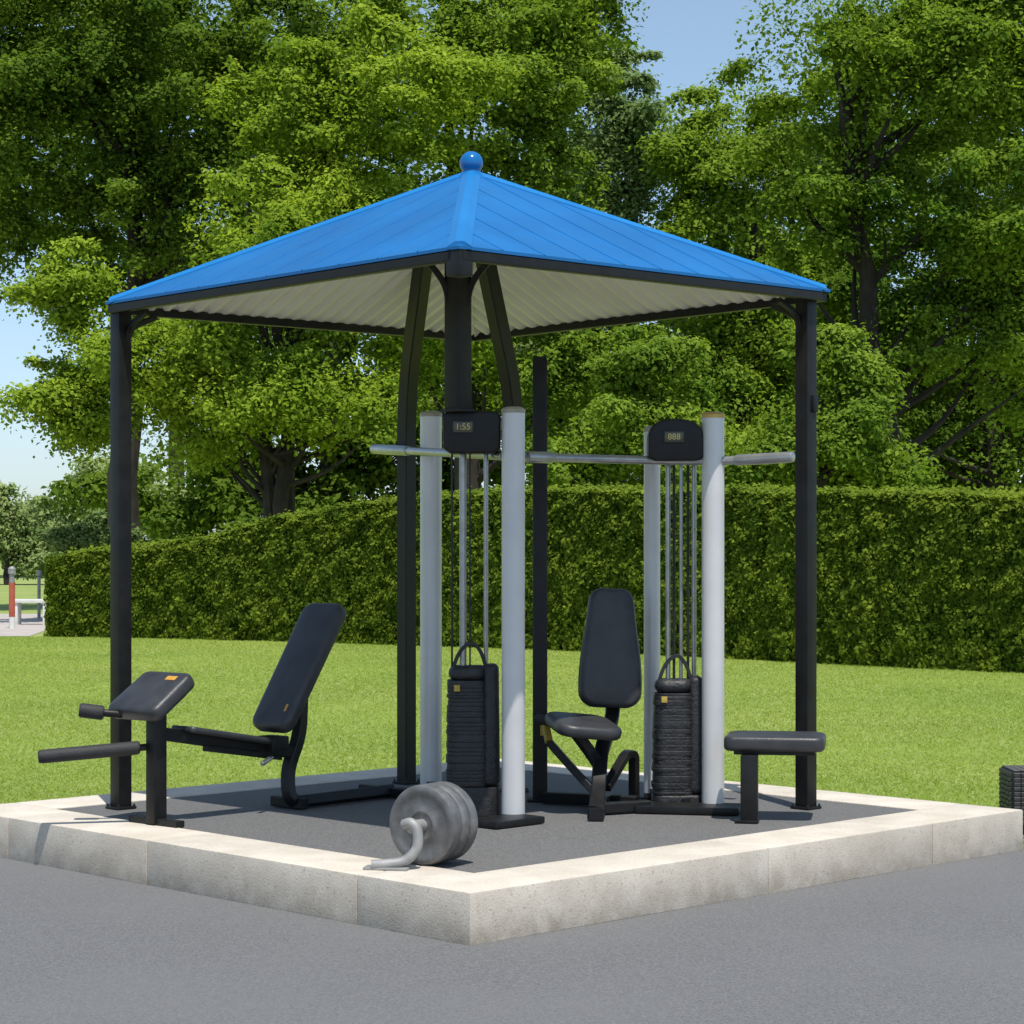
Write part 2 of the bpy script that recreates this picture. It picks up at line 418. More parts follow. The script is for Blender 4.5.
for (x,y),sg in ((lp,1),(rp,-1)):
    zt=EZ+tilt(x)-TH-.045
    o=vpost(x,y,Z0,zt+.02,PS); foot(o,x,y)
    bracep([(x+sg*.03,y,zt-.16),(x+sg*.05,y-.03,zt-.07),(x+sg*.15,y-.13,zt-.005)])
    bracep([(x+sg*.03,y,zt-.16),(x+sg*.05,y+.03,zt-.07),(x+sg*.15,y+.13,zt-.005)])
bm=nb(); box(bm,Vector((rp[0]+.030,rp[1]-.01,CH+(HZ-404)/F*10.78)),(.04,.05,.085),(gU,gV,VZ),.008); finish('clamp',bm,M['black'],gz)
# black corner stub where the beams meet at the near corner
bm=nb(); nx,ny=corner[0].x,corner[0].y+.060
box(bm,Vector((nx,ny,EZ-TH-.055)),(.080,.080,.105),(gU,gV,VZ),.005); finish('corner_bracket',bm,M['black'],gz)
# two bent back posts
def bent(P):
    bm=nb(); sweep(bm,fillet(P,.35,8),rect(.078,.078,.005),up=gU); o=finish('post',bm,M['black'],gz); foot(o,P[0][0],P[0][1]); return o
bent([(-.575,11.94,Z0),(-.575,11.94,2.18),(-.555,11.85,2.45),(-.455,11.35,roofz(-.455,11.35,.05))])
bent([(.012,11.5,Z0),(.012,11.5,2.16),(-.01,11.42,2.36),(-.19,11.0,roofz(-.19,11.0,.05))])
# central mast on head of the cable machine
mx,my=-.254,10.3
mz=CH+(HZ-412)/F*10.3
vpost(mx,my,mz+.012,roofz(mx,my,.04),.092,'mast')
bm=nb(); box(bm,Vector((mx,my,mz+.006)),(.12,.12,.014),(gU,gV,VZ),.003); finish('foot_plate',bm,M['black'],gz)
for sg in (-1,1):
    x1=mx+sg*.20
    bracep([(mx+sg*.04,my,2.62),(mx+sg*.075,my,2.74),(x1,my,2.90),(x1+sg*.05,my,roofz(x1+sg*.05,my,.05))],.03)

# ------------------------------------------------------------------ free standing post
fp=thing('support_post','slim black steel post with yellow sticker, left of the upright padded seat','post',(.142,11.1,Z0))
bm=nb(); zt=CH+(HZ-357)/F*11.1
sweep(bm,[(.142,11.1,Z0),(.142,11.1,zt-.02),(.142,11.1,zt)],rect(.074,.074,.006),radii=[1,1,.85]); col=finish('column',bm,M['black'],fp)
bm=nb(); box(bm,Vector((.142,11.1,Z0+.006)),(.13,.13,.012),None,.003); finish('foot_plate',bm,M['black'],fp)
bm=nb(); box(bm,Vector((.158,11.06,CH+(HZ-725)/F*11.1)),(.03,.004,.10),None,.001); finish('sticker',bm,M['yellow'],fp)

# ------------------------------------------------------------------ cable machines
def text_mesh(name,s,size,loc,mat,parent):
    cu=bpy.data.curves.new('t','FONT'); cu.body=s; cu.size=size; cu.extrude=.0006; cu.align_x='CENTER'; cu.align_y='CENTER'
    to=bpy.data.objects.new('t',cu); C.objects.link(to); bpy.context.view_layer.update()
    me=bpy.data.meshes.new_from_object(to.evaluated_get(bpy.context.evaluated_depsgraph_get()))
    bpy.data.objects.remove(to)
    me.transform(Matrix.Translation(loc)@Matrix.Rotation(PI/2,4,'X'))
    p=parent; off=Vector((0,0,0))
    while p: off+=p.location; p=p.parent
    me.transform(Matrix.Translation(-off)); me.name=name
    me.materials.clear(); me.materials.append(mat)
    o=bpy.data.objects.new(name,me); C.objects.link(o); o.parent=parent
    return o
def upright(root,x,y,zt,cap,r=.055):
    bm=nb(); lathe(bm,[(r,Z0),(r,zt-.02)],(x,y,0),VZ,36); u=finish('upright',bm,M['tube'],root)
    bm=nb(); lathe(bm,[(r+.002,zt-.02),(r+.003,zt-.004),(r-.004,zt+.004),(r*.6,zt+.010),(.002,zt+.012)],(x,y,0),VZ,36); finish('cap',bm,cap,u)
    bm=nb(); lathe(bm,[(r+.022,Z0),(r+.022,Z0+.008),(r+.006,Z0+.012),(r+.001,Z0+.03)],(x,y,0),VZ,36); finish('collar',bm,M['black'],u)
def machine(root,cpx,cpy,cd,outline,digits,spx,sd,stop,rods,scrpx,hz_):
    c=W(cpx,cpy,cd)
    bm=nb(); m=Matrix.Translation(c)@Matrix.Rotation(PI/2,4,'X')
    prism(bm,outline,-.07,.07,.012,m,3); con=finish('console',bm,M['black'],root)
    s=W(scrpx[0],scrpx[1],cd); yy=c.y-.07
    k=(yy)/cd
    bm=nb(); box(bm,Vector((s.x*k,yy-.002,CH+(s.z-CH)*k)),(.105,.012,.062),None,.003); finish('bezel',bm,M['cable'],con)
    bm=nb(); box(bm,Vector((s.x*k,yy-.008,CH+(s.z-CH)*k)),(.09,.006,.048),None,.001); scr=finish('screen',bm,M['screen'],con)
    text_mesh('digits',digits,.042,Vector((s.x*k,yy-.0122,CH+(s.z-CH)*k)),M['digit'],con)
    # weight plates: broad soft-edged sleeve of plates, uneven
    rr=random.Random(spx)
    sc=W(spx,700,sd); zt=CH+(HZ-stop)/F*sd
    z=Z0+hz_
    xs=sc.x-.022
    zend=zt-.06; z00=z
    while z<zend-.012:
        h=rr.choice((.014,.019,.026,.036)); t=(z-z00)/(zend-z00)
        sx=1.0-.09*t**2+rr.uniform(-.022,.012)
        bm=nb(); pad(bm,Vector((xs+rr.uniform(-.003,.003),sd,z+h/2)),(VX,VY,VZ),.212*sx,.185*sx,h-.0002,.06*sx,min(.0026,h*.12),1,0); finish('weight_plate',bm,M['stack'],root)
        z+=h
    bm=nb(); pad(bm,Vector((xs,sd,z+.034)),(VX,VY,VZ),.188,.165,.07,.06,.032,1,0); finish('top_plate',bm,M['stack'],root)
    bm=nb(); box(bm,Vector((xs-.052,sd-.095,zt-.10)),(.028,.006,.030),None,.001); finish('sticker',bm,M['yellow'],root)
    bm=nb(); pad(bm,Vector((sc.x,sd,Z0+hz_/2)),(VX,VY,VZ),.258,.19,hz_-.004,.06,.012,1,0); finish('housing',bm,M['stack'],root)
    zs0=Z0+hz_; zs1=zt+.01; zm=(zs0+zs1)/2
    bm=nb(); pad(bm,Vector((sc.x+.088,sd+.005,zm)),(VX,VZ,-VY),.082,zs1-zs0,.175,.03,.025,.85,0); finish('shroud',bm,M['stack'],root)
    # hand strap above the stack
    bm=nb(); b=Vector((xs+.01,sd,zt-.03))
    sweep(bm,smooth_path([b+Vector((-.085,-.02,-.06)),b+Vector((-.078,-.02,.03)),b+Vector((-.045,-.015,.105)),b+Vector((.005,-.015,.14)),b+Vector((.045,-.015,.105)),b+Vector((.072,-.02,.03)),b+Vector((.08,-.02,-.05))]),rect(.007,.018,.0015)); finish('strap',bm,M['cable'],root)
    for px,r,mt,nm in rods:
        p=W(px,600,sd); zc=c.z-.09
        bm=nb(); lathe(bm,[(r,zt-.06),(r,zc)],(p.x,sd,0),VZ,14); finish(nm,bm,M[mt],root)
    return c

ma=thing('cable_machine','cable weight machine with two silver uprights, carrying the mast under the roof peak','exercise machine',(-.186,10.42,Z0))
ra=(.006,10.3)
upright(ma,ra[0],ra[1],CH+(HZ-409)/F*10.3,M['capgrey']); upright(ma,(431-512)/F*11.55,11.55,CH+(HZ-413)/F*11.55,M['capgrey'],.057)
outA=[(-.135,-.075),(-.10,-.10),(.10,-.10),(.135,-.075),(.137,.075),(.120,.100),(-.120,.100),(-.137,.075)]
machine(ma,472,433,10.38,outA,'1:55',473,10.45,666,[(463,.017,'chrome','guide_rod'),(486,.011,'chrome','guide_rod'),(452,.005,'cable','cable'),(470,.004,'cable','cable')],(463,427),.15)
bm=nb(); box(bm,Vector((-.03,10.14,Z0+.016)),(.32,.20,.032),(gU,gV,VZ),.006); finish('base_plate',bm,M['black'],ma)
bm=nb(); sweep(bm,[(-.10,10.42,Z0+.03),((431-512)/F*11.5,11.5,Z0+.03)],rect(.05,.05,.004)); finish('base_rail',bm,M['black'],ma)
p0,p1=W(374,449,12.1),W(503,456,10.36)
bm=nb(); rcap(bm,p0,p1,.021); br=finish('handle_bar',bm,M['bar'],ma)
bm=nb(); rcap(bm,p0-(p1-p0)*.002,p0.lerp(p1,.30),.027); finish('grip',bm,M['bar'],br)

mb=thing('cable_machine','cable weight machine with brass capped silver upright, beside the flat stool','exercise machine',(.80,10.8,Z0))
upright(mb,.982,10.7,CH+(HZ-414)/F*10.7,M['brass']); upright(mb,(652-512)/F*11.2,11.2,CH+(HZ-428)/F*11.2,M['capgrey'],.042)
outB=[(-.135,-.09),(-.10,-.105),(.10,-.105),(.135,-.09),(.135,.02),(.120,.062),(.085,.088),(.03,.10),(-.03,.10),(-.085,.088),(-.120,.062),(-.135,.02)]
machine(mb,675,440,10.74,outB,'888',678,10.82,678,[(668,.012,'chrome','guide_rod'),(681,.009,'chrome','guide_rod'),(694,.012,'chrome','guide_rod'),(674,.007,'cable','cable'),(688,.007,'cable','cable')],(674,437),.07)
bm=nb(); box(bm,Vector((.86,10.62,Z0+.018)),(.50,.22,.036),(Vector((.98,-.2,0)).normalized(),Vector((.2,.98,0)).normalized(),VZ),.006); finish('base_plate',bm,M['black'],mb)
bm=nb(); sweep(bm,[(.86,10.72,Z0+.03),((652-512)/F*11.2,11.2,Z0+.03)],rect(.05,.05,.004)); finish('base_rail',bm,M['black'],mb)
Q=[W(527,457,10.42),W(600,459,10.75),W(680,461,10.74),W(725,461,10.68),W(793,457,10.5)]
bm=nb(); tube(bm,fillet(Q,.1,4),.021); br=finish('handle_bar',bm,M['bar'],mb)
bm=nb(); rcap(bm,Q[0]-(Q[1]-Q[0])*.01,Q[0].lerp(Q[1],.34),.028); finish('grip',bm,M['bar'],br)
bm=nb(); rcap(bm,Q[3].lerp(Q[4],.15),Q[4]+(Q[4]-Q[3])*.01,.027); finish('grip',bm,M['bar'],br)

# ------------------------------------------------------------------ padded press seat
st=thing('press_seat','upright black padded exercise seat with tapered backrest between the two machines','exercise seat',(.42,10.55,Z0))
c=W(610.5,648,10.9); rl=math.radians(9)
Yb=Vector((0.02,math.sin(rl),math.cos(rl))).normalized(); Xb=Vector((.97,.20,0)).normalized(); Xb=(Xb-Yb*Xb.dot(Yb)).normalized(); Zb=Xb.cross(Yb)
bm=nb(); pad(bm,c,(Xb,Yb,Zb),.305,.595,.085,.075,.03,.74,.008,.16); bk=finish('backrest',bm,M['vinyl'],st)
bm=nb(); pad(bm,c-Zb*.055,(Xb,Yb,Zb),.2,.44,.02,.03,.005,.8,0); finish('back_board',bm,M['black'],bk)
c=W(583,726,10.6)
Xs=Vector((.93,.32,-.10)).normalized(); Zs=Vector((.06,-.16,1)).normalized(); Ys=Zs.cross(Xs).normalized(); Zs=Xs.cross(Ys)
bm=nb(); pad(bm,c,(Xs,Ys,Zs),.335,.33,.062,.09,.025,1,.008); finish('seat',bm,M['vinyl'],st)
bm=nb(); sweep(bm,fillet([W(612,690,10.99),W(613,716,10.93),W(601,752,10.70),W(598,790,10.52),(.395,10.33,Z0+.03)],.06),rect(.07,.07,.006)); finish('column',bm,M['black'],st)
bm=nb(); sweep(bm,fillet([W(576,733,10.62),W(590,752,10.66),W(602,770,10.62)],.04),rect(.05,.05,.005)); finish('seat_support',bm,M['black'],st)
bm=nb(); sweep(bm,[W(549,742,10.62),W(572,768,10.60),W(598,796,10.50)],rect(.045,.035,.004)); finish('brace',bm,M['black'],st)
bm=nb(); sweep(bm,fillet([W(606,788,10.6),W(626,754,10.8),W(634,754,10.85),W(634,800,10.9)],.03),rect(.045,.04,.004)); finish('brace',bm,M['black'],st)
bm=nb(); sweep(bm,[(.16,10.98,Z0+.03),(.62,10.80,Z0+.03)],rect(.06,.055,.005)); finish('foot_bar',bm,M['black'],st)
bm=nb(); sweep(bm,[(.395,10.26,Z0+.03),(.44,10.86,Z0+.031)],rect(.07,.056,.005)); finish('foot_bar',bm,M['black'],st)
bm=nb(); sweep(bm,[(.43,10.52,Z0+.03),(.66,10.64,Z0+.030)],rect(.06,.05,.005)); finish('foot_bar',bm,M['black'],st)
bm=nb(); rcap(bm,W(536,719,10.72),W(552,722,10.66),.026); finish('handle',bm,M['foam'],st)
bm=nb(); sweep(bm,[W(545,722,10.70),W(549,742,10.62)],rect(.035,.03,.004)); finish('handle_stem',bm,M['yellow'],st)

# ------------------------------------------------------------------ stool
sl_=thing('stool','low flat black padded stool on one leg in front of the right gazebo post','stool',(1.107,10.2,Z0))
c=W(775.5,741.5,10.36)
Xq=Vector((.985,-.17,0)).normalized(); Yq=Vector((.17,.985,0)).normalized()
bm=nb(); pad(bm,c,(Xq,Yq,VZ),.47,.34,.07,.05,.02,1,.008); finish('seat',bm,M['vinyl'],sl_)
bm=nb(); box(bm,c-VZ*.045,(.38,.22,.02),(Xq,Yq,VZ),.004); finish('seat_plate',bm,M['black'],sl_)
bm=nb(); box(bm,Vector((1.108,10.22,(Z0+c.z-.05)/2)),(.08,.07,c.z-.05-Z0),(Xq,Yq,VZ),.006); finish('leg',bm,M['black'],sl_)
bm=nb(); box(bm,Vector((1.10,10.24,Z0+.006)),(.11,.12,.012),(Xq,Yq,VZ),.003); finish('foot_plate',bm,M['black'],sl_)

# ------------------------------------------------------------------ adjustable bench
be=thing('weight_bench','black adjustable weight bench with reclined backrest and foam rollers beside left gazebo post','exercise bench',(-1.64,10.12,Z0))
a=Vector((.66,.75,0)).normalized(); p=Vector((.75,-.66,0)).normalized()
c=W(152,696,10.2); ti=math.radians(35)
Yp=(a*math.cos(ti)+VZ*math.sin(ti)); Zp=p.cross(Yp)
if Zp.z<0: Zp=-Zp
bm=nb(); pad(bm,c,(p,Yp,Zp),.36,.30,.075,.045,.025,.95,.006); ap=finish('arm_pad',bm,M['vinyl'],be)
bm=nb(); box(bm,c+Zp*.0440+Yp*.085+p*.085,(.07,.028,.003),(p,Yp,Zp),.001); finish('sticker',bm,M['orange'],ap)
bm=nb(); pad(bm,c-Zp*.046,(p,Yp,Zp),.26,.2,.018,.02,.005,1,0); finish('pad_plate',bm,M['black'],ap)
bm=nb(); box(bm,Vector((-1.645,10.13,(Z0+.73)/2+.02)),(.075,.062,.73-Z0+.03),(a,p,VZ),.005); finish('column',bm,M['black'],be)
bm=nb(); sweep(bm,[Vector((-1.645,10.13,Z0+.015))-p*.17,Vector((-1.645,10.13,Z0+.015))+p*.17],rect(.05,.03,.004)); finish('foot_bar',bm,M['black'],be)
bm=nb(); rcap(bm,W(79,710,10.12),W(104,713,10.14),.034); finish('roller',bm,M['foam'],be)
bm=nb(); rcap(bm,W(100,712.5,10.14),W(140,716,10.2),.018); finish('roller_bar',bm,M['black'],be)
r0,r1=W(38,757,10.02),W(140,747.5,10.12)
bm=nb(); rcap(bm,r0,r1,.032,24,.02); finish('roller',bm,M['foam'],be)
bm=nb(); rcap(bm,r0.lerp(r1,.9),W(158,746,10.16),.016); finish('roller_bar',bm,M['black'],be)
# main rail + thin seat
rA=Vector((-1.645,10.13,CH+(HZ-733)/F*10.13)); rB=W(290,752,10.78)
bm=nb(); sweep(bm,[rA,rB],rect(.06,.06,.005)); finish('rail',bm,M['black'],be)
d=(rB-rA).normalized(); side=d.cross(VZ).normalized(); upv=side.cross(d).normalized()
sc_=rA.lerp(rB,.50)+upv*.036
bm=nb(); pad(bm,sc_-d*.0,(side,d,upv),.17,.58,.030,.03,.012,.9,.003); finish('seat',bm,M['vinyl'],be)
bm=nb(); sweep(bm,[W(205,748,10.3),W(280,757,10.72)],rect(.03,.03,.003)); finish('side_rail',bm,M['black'],be)
# backrest
Yk=(a*.40+VZ*.615).normalized(); Zk=p.cross(Yk)
if Zk.z<0: Zk=-Zk
cb=W(299.5,667,10.82)
bm=nb(); pad(bm,cb,(p,Yk,Zk),.265,.72,.075,.06,.025,1.05,.006); bk=finish('backrest',bm,M['vinyl'],be)
bm=nb(); pad(bm,cb-Zk*.048,(p,Yk,Zk),.17,.58,.02,.03,.006,1,0); finish('back_board',bm,M['black'],bk)
bm=nb(); box(bm,cb-Yk*.25+p*.085+Zk*.0395,(.016,.04,.004),(p,Yk,Zk),.001); finish('sticker',bm,M['orange'],bk)
bm=nb(); box(bm,W(272,743,10.66),(.11,.13,.07),(a,p,VZ),.008); finish('hinge',bm,M['black'],be)
bm=nb(); sweep(bm,fillet([cb-Zk*.05-Yk*.05,W(300,735,10.82),W(287,770,10.76),(-1.09,10.72,Z0+.032),(-.62,11.27,Z0+.032)],.10,6),rect(.055,.055,.005)); finish('leg',bm,M['black'],be)
bm=nb(); sweep(bm,[Vector((-.63,11.26,Z0+.027))-p*.2,Vector((-.63,11.26,Z0+.027))+p*.2],rect(.05,.05,.005)); finish('foot_bar',bm,M['black'],be)
bm=nb(); sweep(bm,[Vector((-1.06,10.76,Z0+.027))-p*.16,Vector((-1.06,10.76,Z0+.027))+p*.06],rect(.05,.05,.005)); finish('foot_bar',bm,M['black'],be)
bm=nb(); rcap(bm,W(272,757,10.62),W(262,764,10.5),.012); finish('pin',bm,M['chrome'],be)

# ------------------------------------------------------------------ weight plates with lever
wp=thing('plate_set','grey round weight plates standing on edge with curved lever near the platform corner','weight plates',(-.30,8.9,Z0))
ax=Vector((.52,.854,0)).normalized(); c0=W(421,821,8.80); R=.162; c0.z=Z0+R+.001
for k in range(3):
    bm=nb(); t=.060
    lathe(bm,[(.02,.006),(.05,.004),(.055,.0),(.062,.0),(.07,.005),(.122,.006),(.130,.001),(.148,0),(.157,.005),(R,.016),(R,t-.016),(.157,t-.005),(.14,t),(.03,t)],c0+ax*(k*(t+.003)),ax,56)
    finish('weight_plate',bm,M['plate'],wp)
bm=nb(); lathe(bm,[(.018,-.075),(.026,-.07),(.026,.19),(.02,.2)],c0,ax,20); finish('axle',bm,M['hook'],wp)
h=c0-ax*.06
bm=nb(); tube(bm,smooth_path([h+Vector((-.035,-.0,.010)),h+Vector((-.005,-.02,.018)),h+Vector((.020,-.03,-.012)),h+Vector((.018,-.04,-.08)),h+Vector((-.03,-.05,-.128)),h+Vector((-.10,-.055,-.140)),h+Vector((-.16,-.05,-.144))],7),.021,18); finish('lever',bm,M['hook'],wp)
bm=nb(); hz=Vector((h.x-.10,h.y-.04,Z0+.006)); box(bm,hz,(.18,.075,.011),(Vector((.98,-.2,0)).normalized(),Vector((.2,.98,0)).normalized(),VZ),.003); finish('foot_plate',bm,M['hook'],wp)

# ------------------------------------------------------------------ black box at right edge
pb=thing('planter_box','black woven box at the right edge behind the platform corner','box',(2.78,11.4,0))
bx0=(998-512)/F*11.55
bcx,bcy=bx0+.20,11.4
bm=nb(); box(bm,Vector((bcx,bcy,.19)),(.385,.285,.28),None,.012); bd=finish('body',bm,M['cable'],pb)
# woven strips: short raised pads in basket weave on the visible faces and lid
bm=nb()
def strips(o,ux,uz,nrm,w_,h_):
    nx_=int(w_/.034); nz_=int(h_/.024)
    for i in range(nx_):
        for j in range(nz_):
            c_=o+ux*((i+.5)/nx_-.5)*w_+uz*((j+.5)/nz_-.5)*h_
            k=.5 if (i+j)%2 else -.1
            box(bm,c_+nrm*(.003+.002*k),(w_/nx_*.93,h_/nz_*.84,.007),(ux,uz,nrm),.0022,1)
strips(Vector((bcx,bcy-.1425,.19)),VX,VZ,-VY,.37,.27)
strips(Vector((bcx-.1925,bcy,.19)),-VY,VZ,-VX,.27,.27)
strips(Vector((bcx,bcy,.33)),VX,VY,VZ,.37,.27)
wm=nmat('black_weave',(.022,.022,.023),(.045,.045,.047),40,.4,.6)
finish('weave',bm,wm,bd,smooth=False)
bm=nb(); box(bm,Vector((bcx,bcy,.024)),(.37,.27,.048),None,.006); finish('base',bm,M['black'],pb)

# ------------------------------------------------------------------ distant street furniture
bo=thing('bollard','slim red bollard with pale foot on the far path at the left edge','bollard',(W(12,550,41).x,41,0))
bx=bo.location.x
bm=nb(); lathe(bm,[(.055,0),(.055,.22)],(bx,41,0),VZ,16); finish('lower_post',bm,M['white'],bo)
bm=nb(); lathe(bm,[(.057,.22),(.057,.86)],(bx,41,0),VZ,16); finish('red_band',bm,M['red'],bo)
bm=nb(); lathe(bm,[(.05,.86),(.05,1.02),(.075,1.03),(.075,1.12),(.04,1.16)],(bx,41,0),VZ,16); finish('head',bm,M['hook'],bo)
bn=thing('park_bench','low pale bench on the far path beside the red bollard','bench',(W(32,550,43).x,43,0))
bx=bn.location.x
bm=nb(); box(bm,Vector((bx,43,.47)),(.75,.4,.07),None,.01); finish('seat',bm,M['white'],bn)
for s in (-1,1):
    bm=nb(); box(bm,Vector((bx+s*.28,43,.217)),(.07,.34,.434),None,.008); finish('leg',bm,M['white'],bn)
sp=thing('marker_post','thin grey post on the far path near the hedge end','post',(W(39,550,46).x,46,0))
bm=nb(); x=sp.location.x; lathe(bm,[(.035,0),(.035,.9),(.02,.92)],(x,46,0),VZ,12); finish('shaft',bm,M['hook'],sp)
bm=nb(); lathe(bm,[(.045,.92),(.05,.94),(.05,1.02),(.03,1.05)],(x,46,0),VZ,12); finish('head',bm,M['hook'],sp)

# ------------------------------------------------------------------ leaves
def quads(name,v,mat,nper=4,sdir=None):
    n=len(v)//nper
    me=bpy.data.meshes.new(name)
    me.vertices.add(len(v)); me.vertices.foreach_set('co',v.astype(np.float32).ravel())
    me.loops.add(len(v)); me.loops.foreach_set('vertex_index',np.arange(len(v),dtype=np.int32))
    me.polygons.add(n); me.polygons.foreach_set('loop_start',np.arange(0,len(v),nper,dtype=np.int32))
    me.update(calc_edges=True); me.materials.append(mat)
    if sdir is not None:
        at=me.attributes.new('spray_dir','FLOAT_VECTOR','FACE'); at.data.foreach_set('vector',sdir.astype(np.float32).ravel())
    return me
def norm(a): return a/np.maximum(np.linalg.norm(a,axis=1,keepdims=True),1e-6)
def leaf_verts(P,Nn,size,asp,rng):
    n=len(P); Nn=norm(Nn); t=norm(np.cross(Nn,rng.normal(size=(n,3)))); b=np.cross(Nn,t)
    L=(size*(.6+.8*rng.random(n)))[:,None]
    v=np.empty((n,4,3)); f=Nn*L*.12
    v[:,0]=P-t*L*.5; v[:,1]=P+b*L*asp*.5+f; v[:,2]=P+t*L*.5; v[:,3]=P-b*L*asp*.5+f
    return v.reshape(-1,3)
def tree(name,label,cat,tpx,d,lobes,nleaf,size,lm,seed,tr=.32,cl=1.0,group=None,lean=0,stems=1,flat=.7):
    rng=np.random.default_rng(seed); rnd=random.Random(seed)
    base=Vector(((tpx-512)/F*d,d,0))
    root=thing(name,label,cat,base,group)
    E=[]
    for px,py,rx,ry in lobes:
        c=W(px,py,d); E.append((c.x,d+rnd.uniform(-1,1)*rx*d/F*.3,c.z,rx*d/F,rx*d/F*.8,ry*d/F))
    vol=np.array([(e[3]*e[4]*e[5])**(2/3) for e in E])
    cs=[];rs=[];ls=[]
    for e,vv in zip(E,vol):
        n=max(8,int(vv*5.2/cl**2))
        dr=norm(rng.normal(size=(n,3))); u=rng.random(n)**.5
        u*=1+.10*rng.normal(size=n)
        cs.append(np.array(e[:3])+dr*u[:,None]*np.array(e[3:])); rs.append((.28+.58*rng.random(n)**1.5)*cl)
        ls.append(dr*u[:,None])
    cs=np.concatenate(cs); rs=np.concatenate(rs); ls=np.concatenate(ls)
    cs[:,2]=np.maximum(cs[:,2],.9)
    wgt=rs**1.9; k=rng.choice(len(cs),size=nleaf,p=wgt/wgt.sum())
    dr=norm(rng.normal(size=(nleaf,3)))
    rad=rs[k]*np.minimum(.2+.42*np.abs(rng.normal(size=nleaf)),1.3)*1.05
    # each clump is a spray with its own drooping axis
    axs=rng.normal(size=(len(cs),3))*np.array([1,1,.45]); axs=norm(axs)
    al=np.clip(rng.normal(size=nleaf),-1.7,1.7)
    P=cs[k]+dr*rad[:,None]*np.array([1,1,flat])*.85+axs[k]*(al*rs[k]*.62)[:,None]
    P[:,2]-=.25*rad*rad
    sd=dr*.75+ls[k]*.35+axs[k]*(al*.25)[:,None]
    # part of the foliage fills the crown loosely between the sprays
    m=rng.random(nleaf)<.16
    ei=rng.choice(len(E),size=nleaf,p=vol/vol.sum()); Ea=np.array(E)
    q=norm(rng.normal(size=(nleaf,3)))*(rng.random(nleaf)**.5*.9)[:,None]
    P[m]=(Ea[ei,:3]+q*Ea[ei,3:])[m]; sd[m]=q[m]
    sd=norm(sd+np.array([0,-.1,.2]))
    Nn=dr*.5+np.array([.04,-.16,.66])+rng.normal(size=(nleaf,3))*.40
    P[:,2]=np.maximum(P[:,2],.25)
    v=leaf_verts(P,Nn,size,.62,rng)-np.array(base)
    me=quads('crown',v,lm,4,sd); o=bpy.data.objects.new('crown',me); C.objects.link(o); o.parent=root
    # trunk and limbs
    bm=nb(); top=cs[:,2].max()
    for s in range(stems):
        o2=Vector((rnd.uniform(-1,1)*.5,rnd.uniform(-1,1)*.3,0))*(0 if stems==1 else 1)
        ln=Vector((rnd.uniform(-1,1)*.13+lean,rnd.uniform(-.05,.05),0))
        H=top*.80
        pts=[base+o2*(.25)+Vector((0,0,-.05))]
        for j in range(1,9):
            z=H*j/8; pts.append(base+o2*(.25+.75*j/8)+ln*z+Vector((rnd.uniform(-1,1)*.12,rnd.uniform(-1,1)*.12,z)))
        r=tr/(stems**.5)
        sweep(bm,pts,circ(1,8),radii=[r*1.3]+[r*(1-.105*j) for j in range(1,9)],up=VY)
        made=0; tries=0
        while made<20//stems+4 and tries<400:
            tries+=1
            ci=rnd.randrange(len(cs)); e=Vector(cs[ci]); z=max(min(e.z*rnd.uniform(.55,.82),H*.92),1.3)
            f=z/H*8; j=min(int(f),7); st_=pts[j].lerp(pts[j+1],f-j)
            if not .8<(e-st_).length<3.6: continue
            e=st_.lerp(e,.9); made+=1
            m1=st_.lerp(e,.5)+Vector((rnd.uniform(-.3,.3),rnd.uniform(-.3,.3),-.12*(e-st_).length*.5))
            rr=min(r*.42*(1-z/H*.5),.03*(e-st_).length+.02)
            sweep(bm,smooth_path([st_,m1,e],3),circ(1,6),radii=[rr*(1-.85*t/6) for t in range(7)])
    finish('trunk',bm,M['bark'],root)
    return root

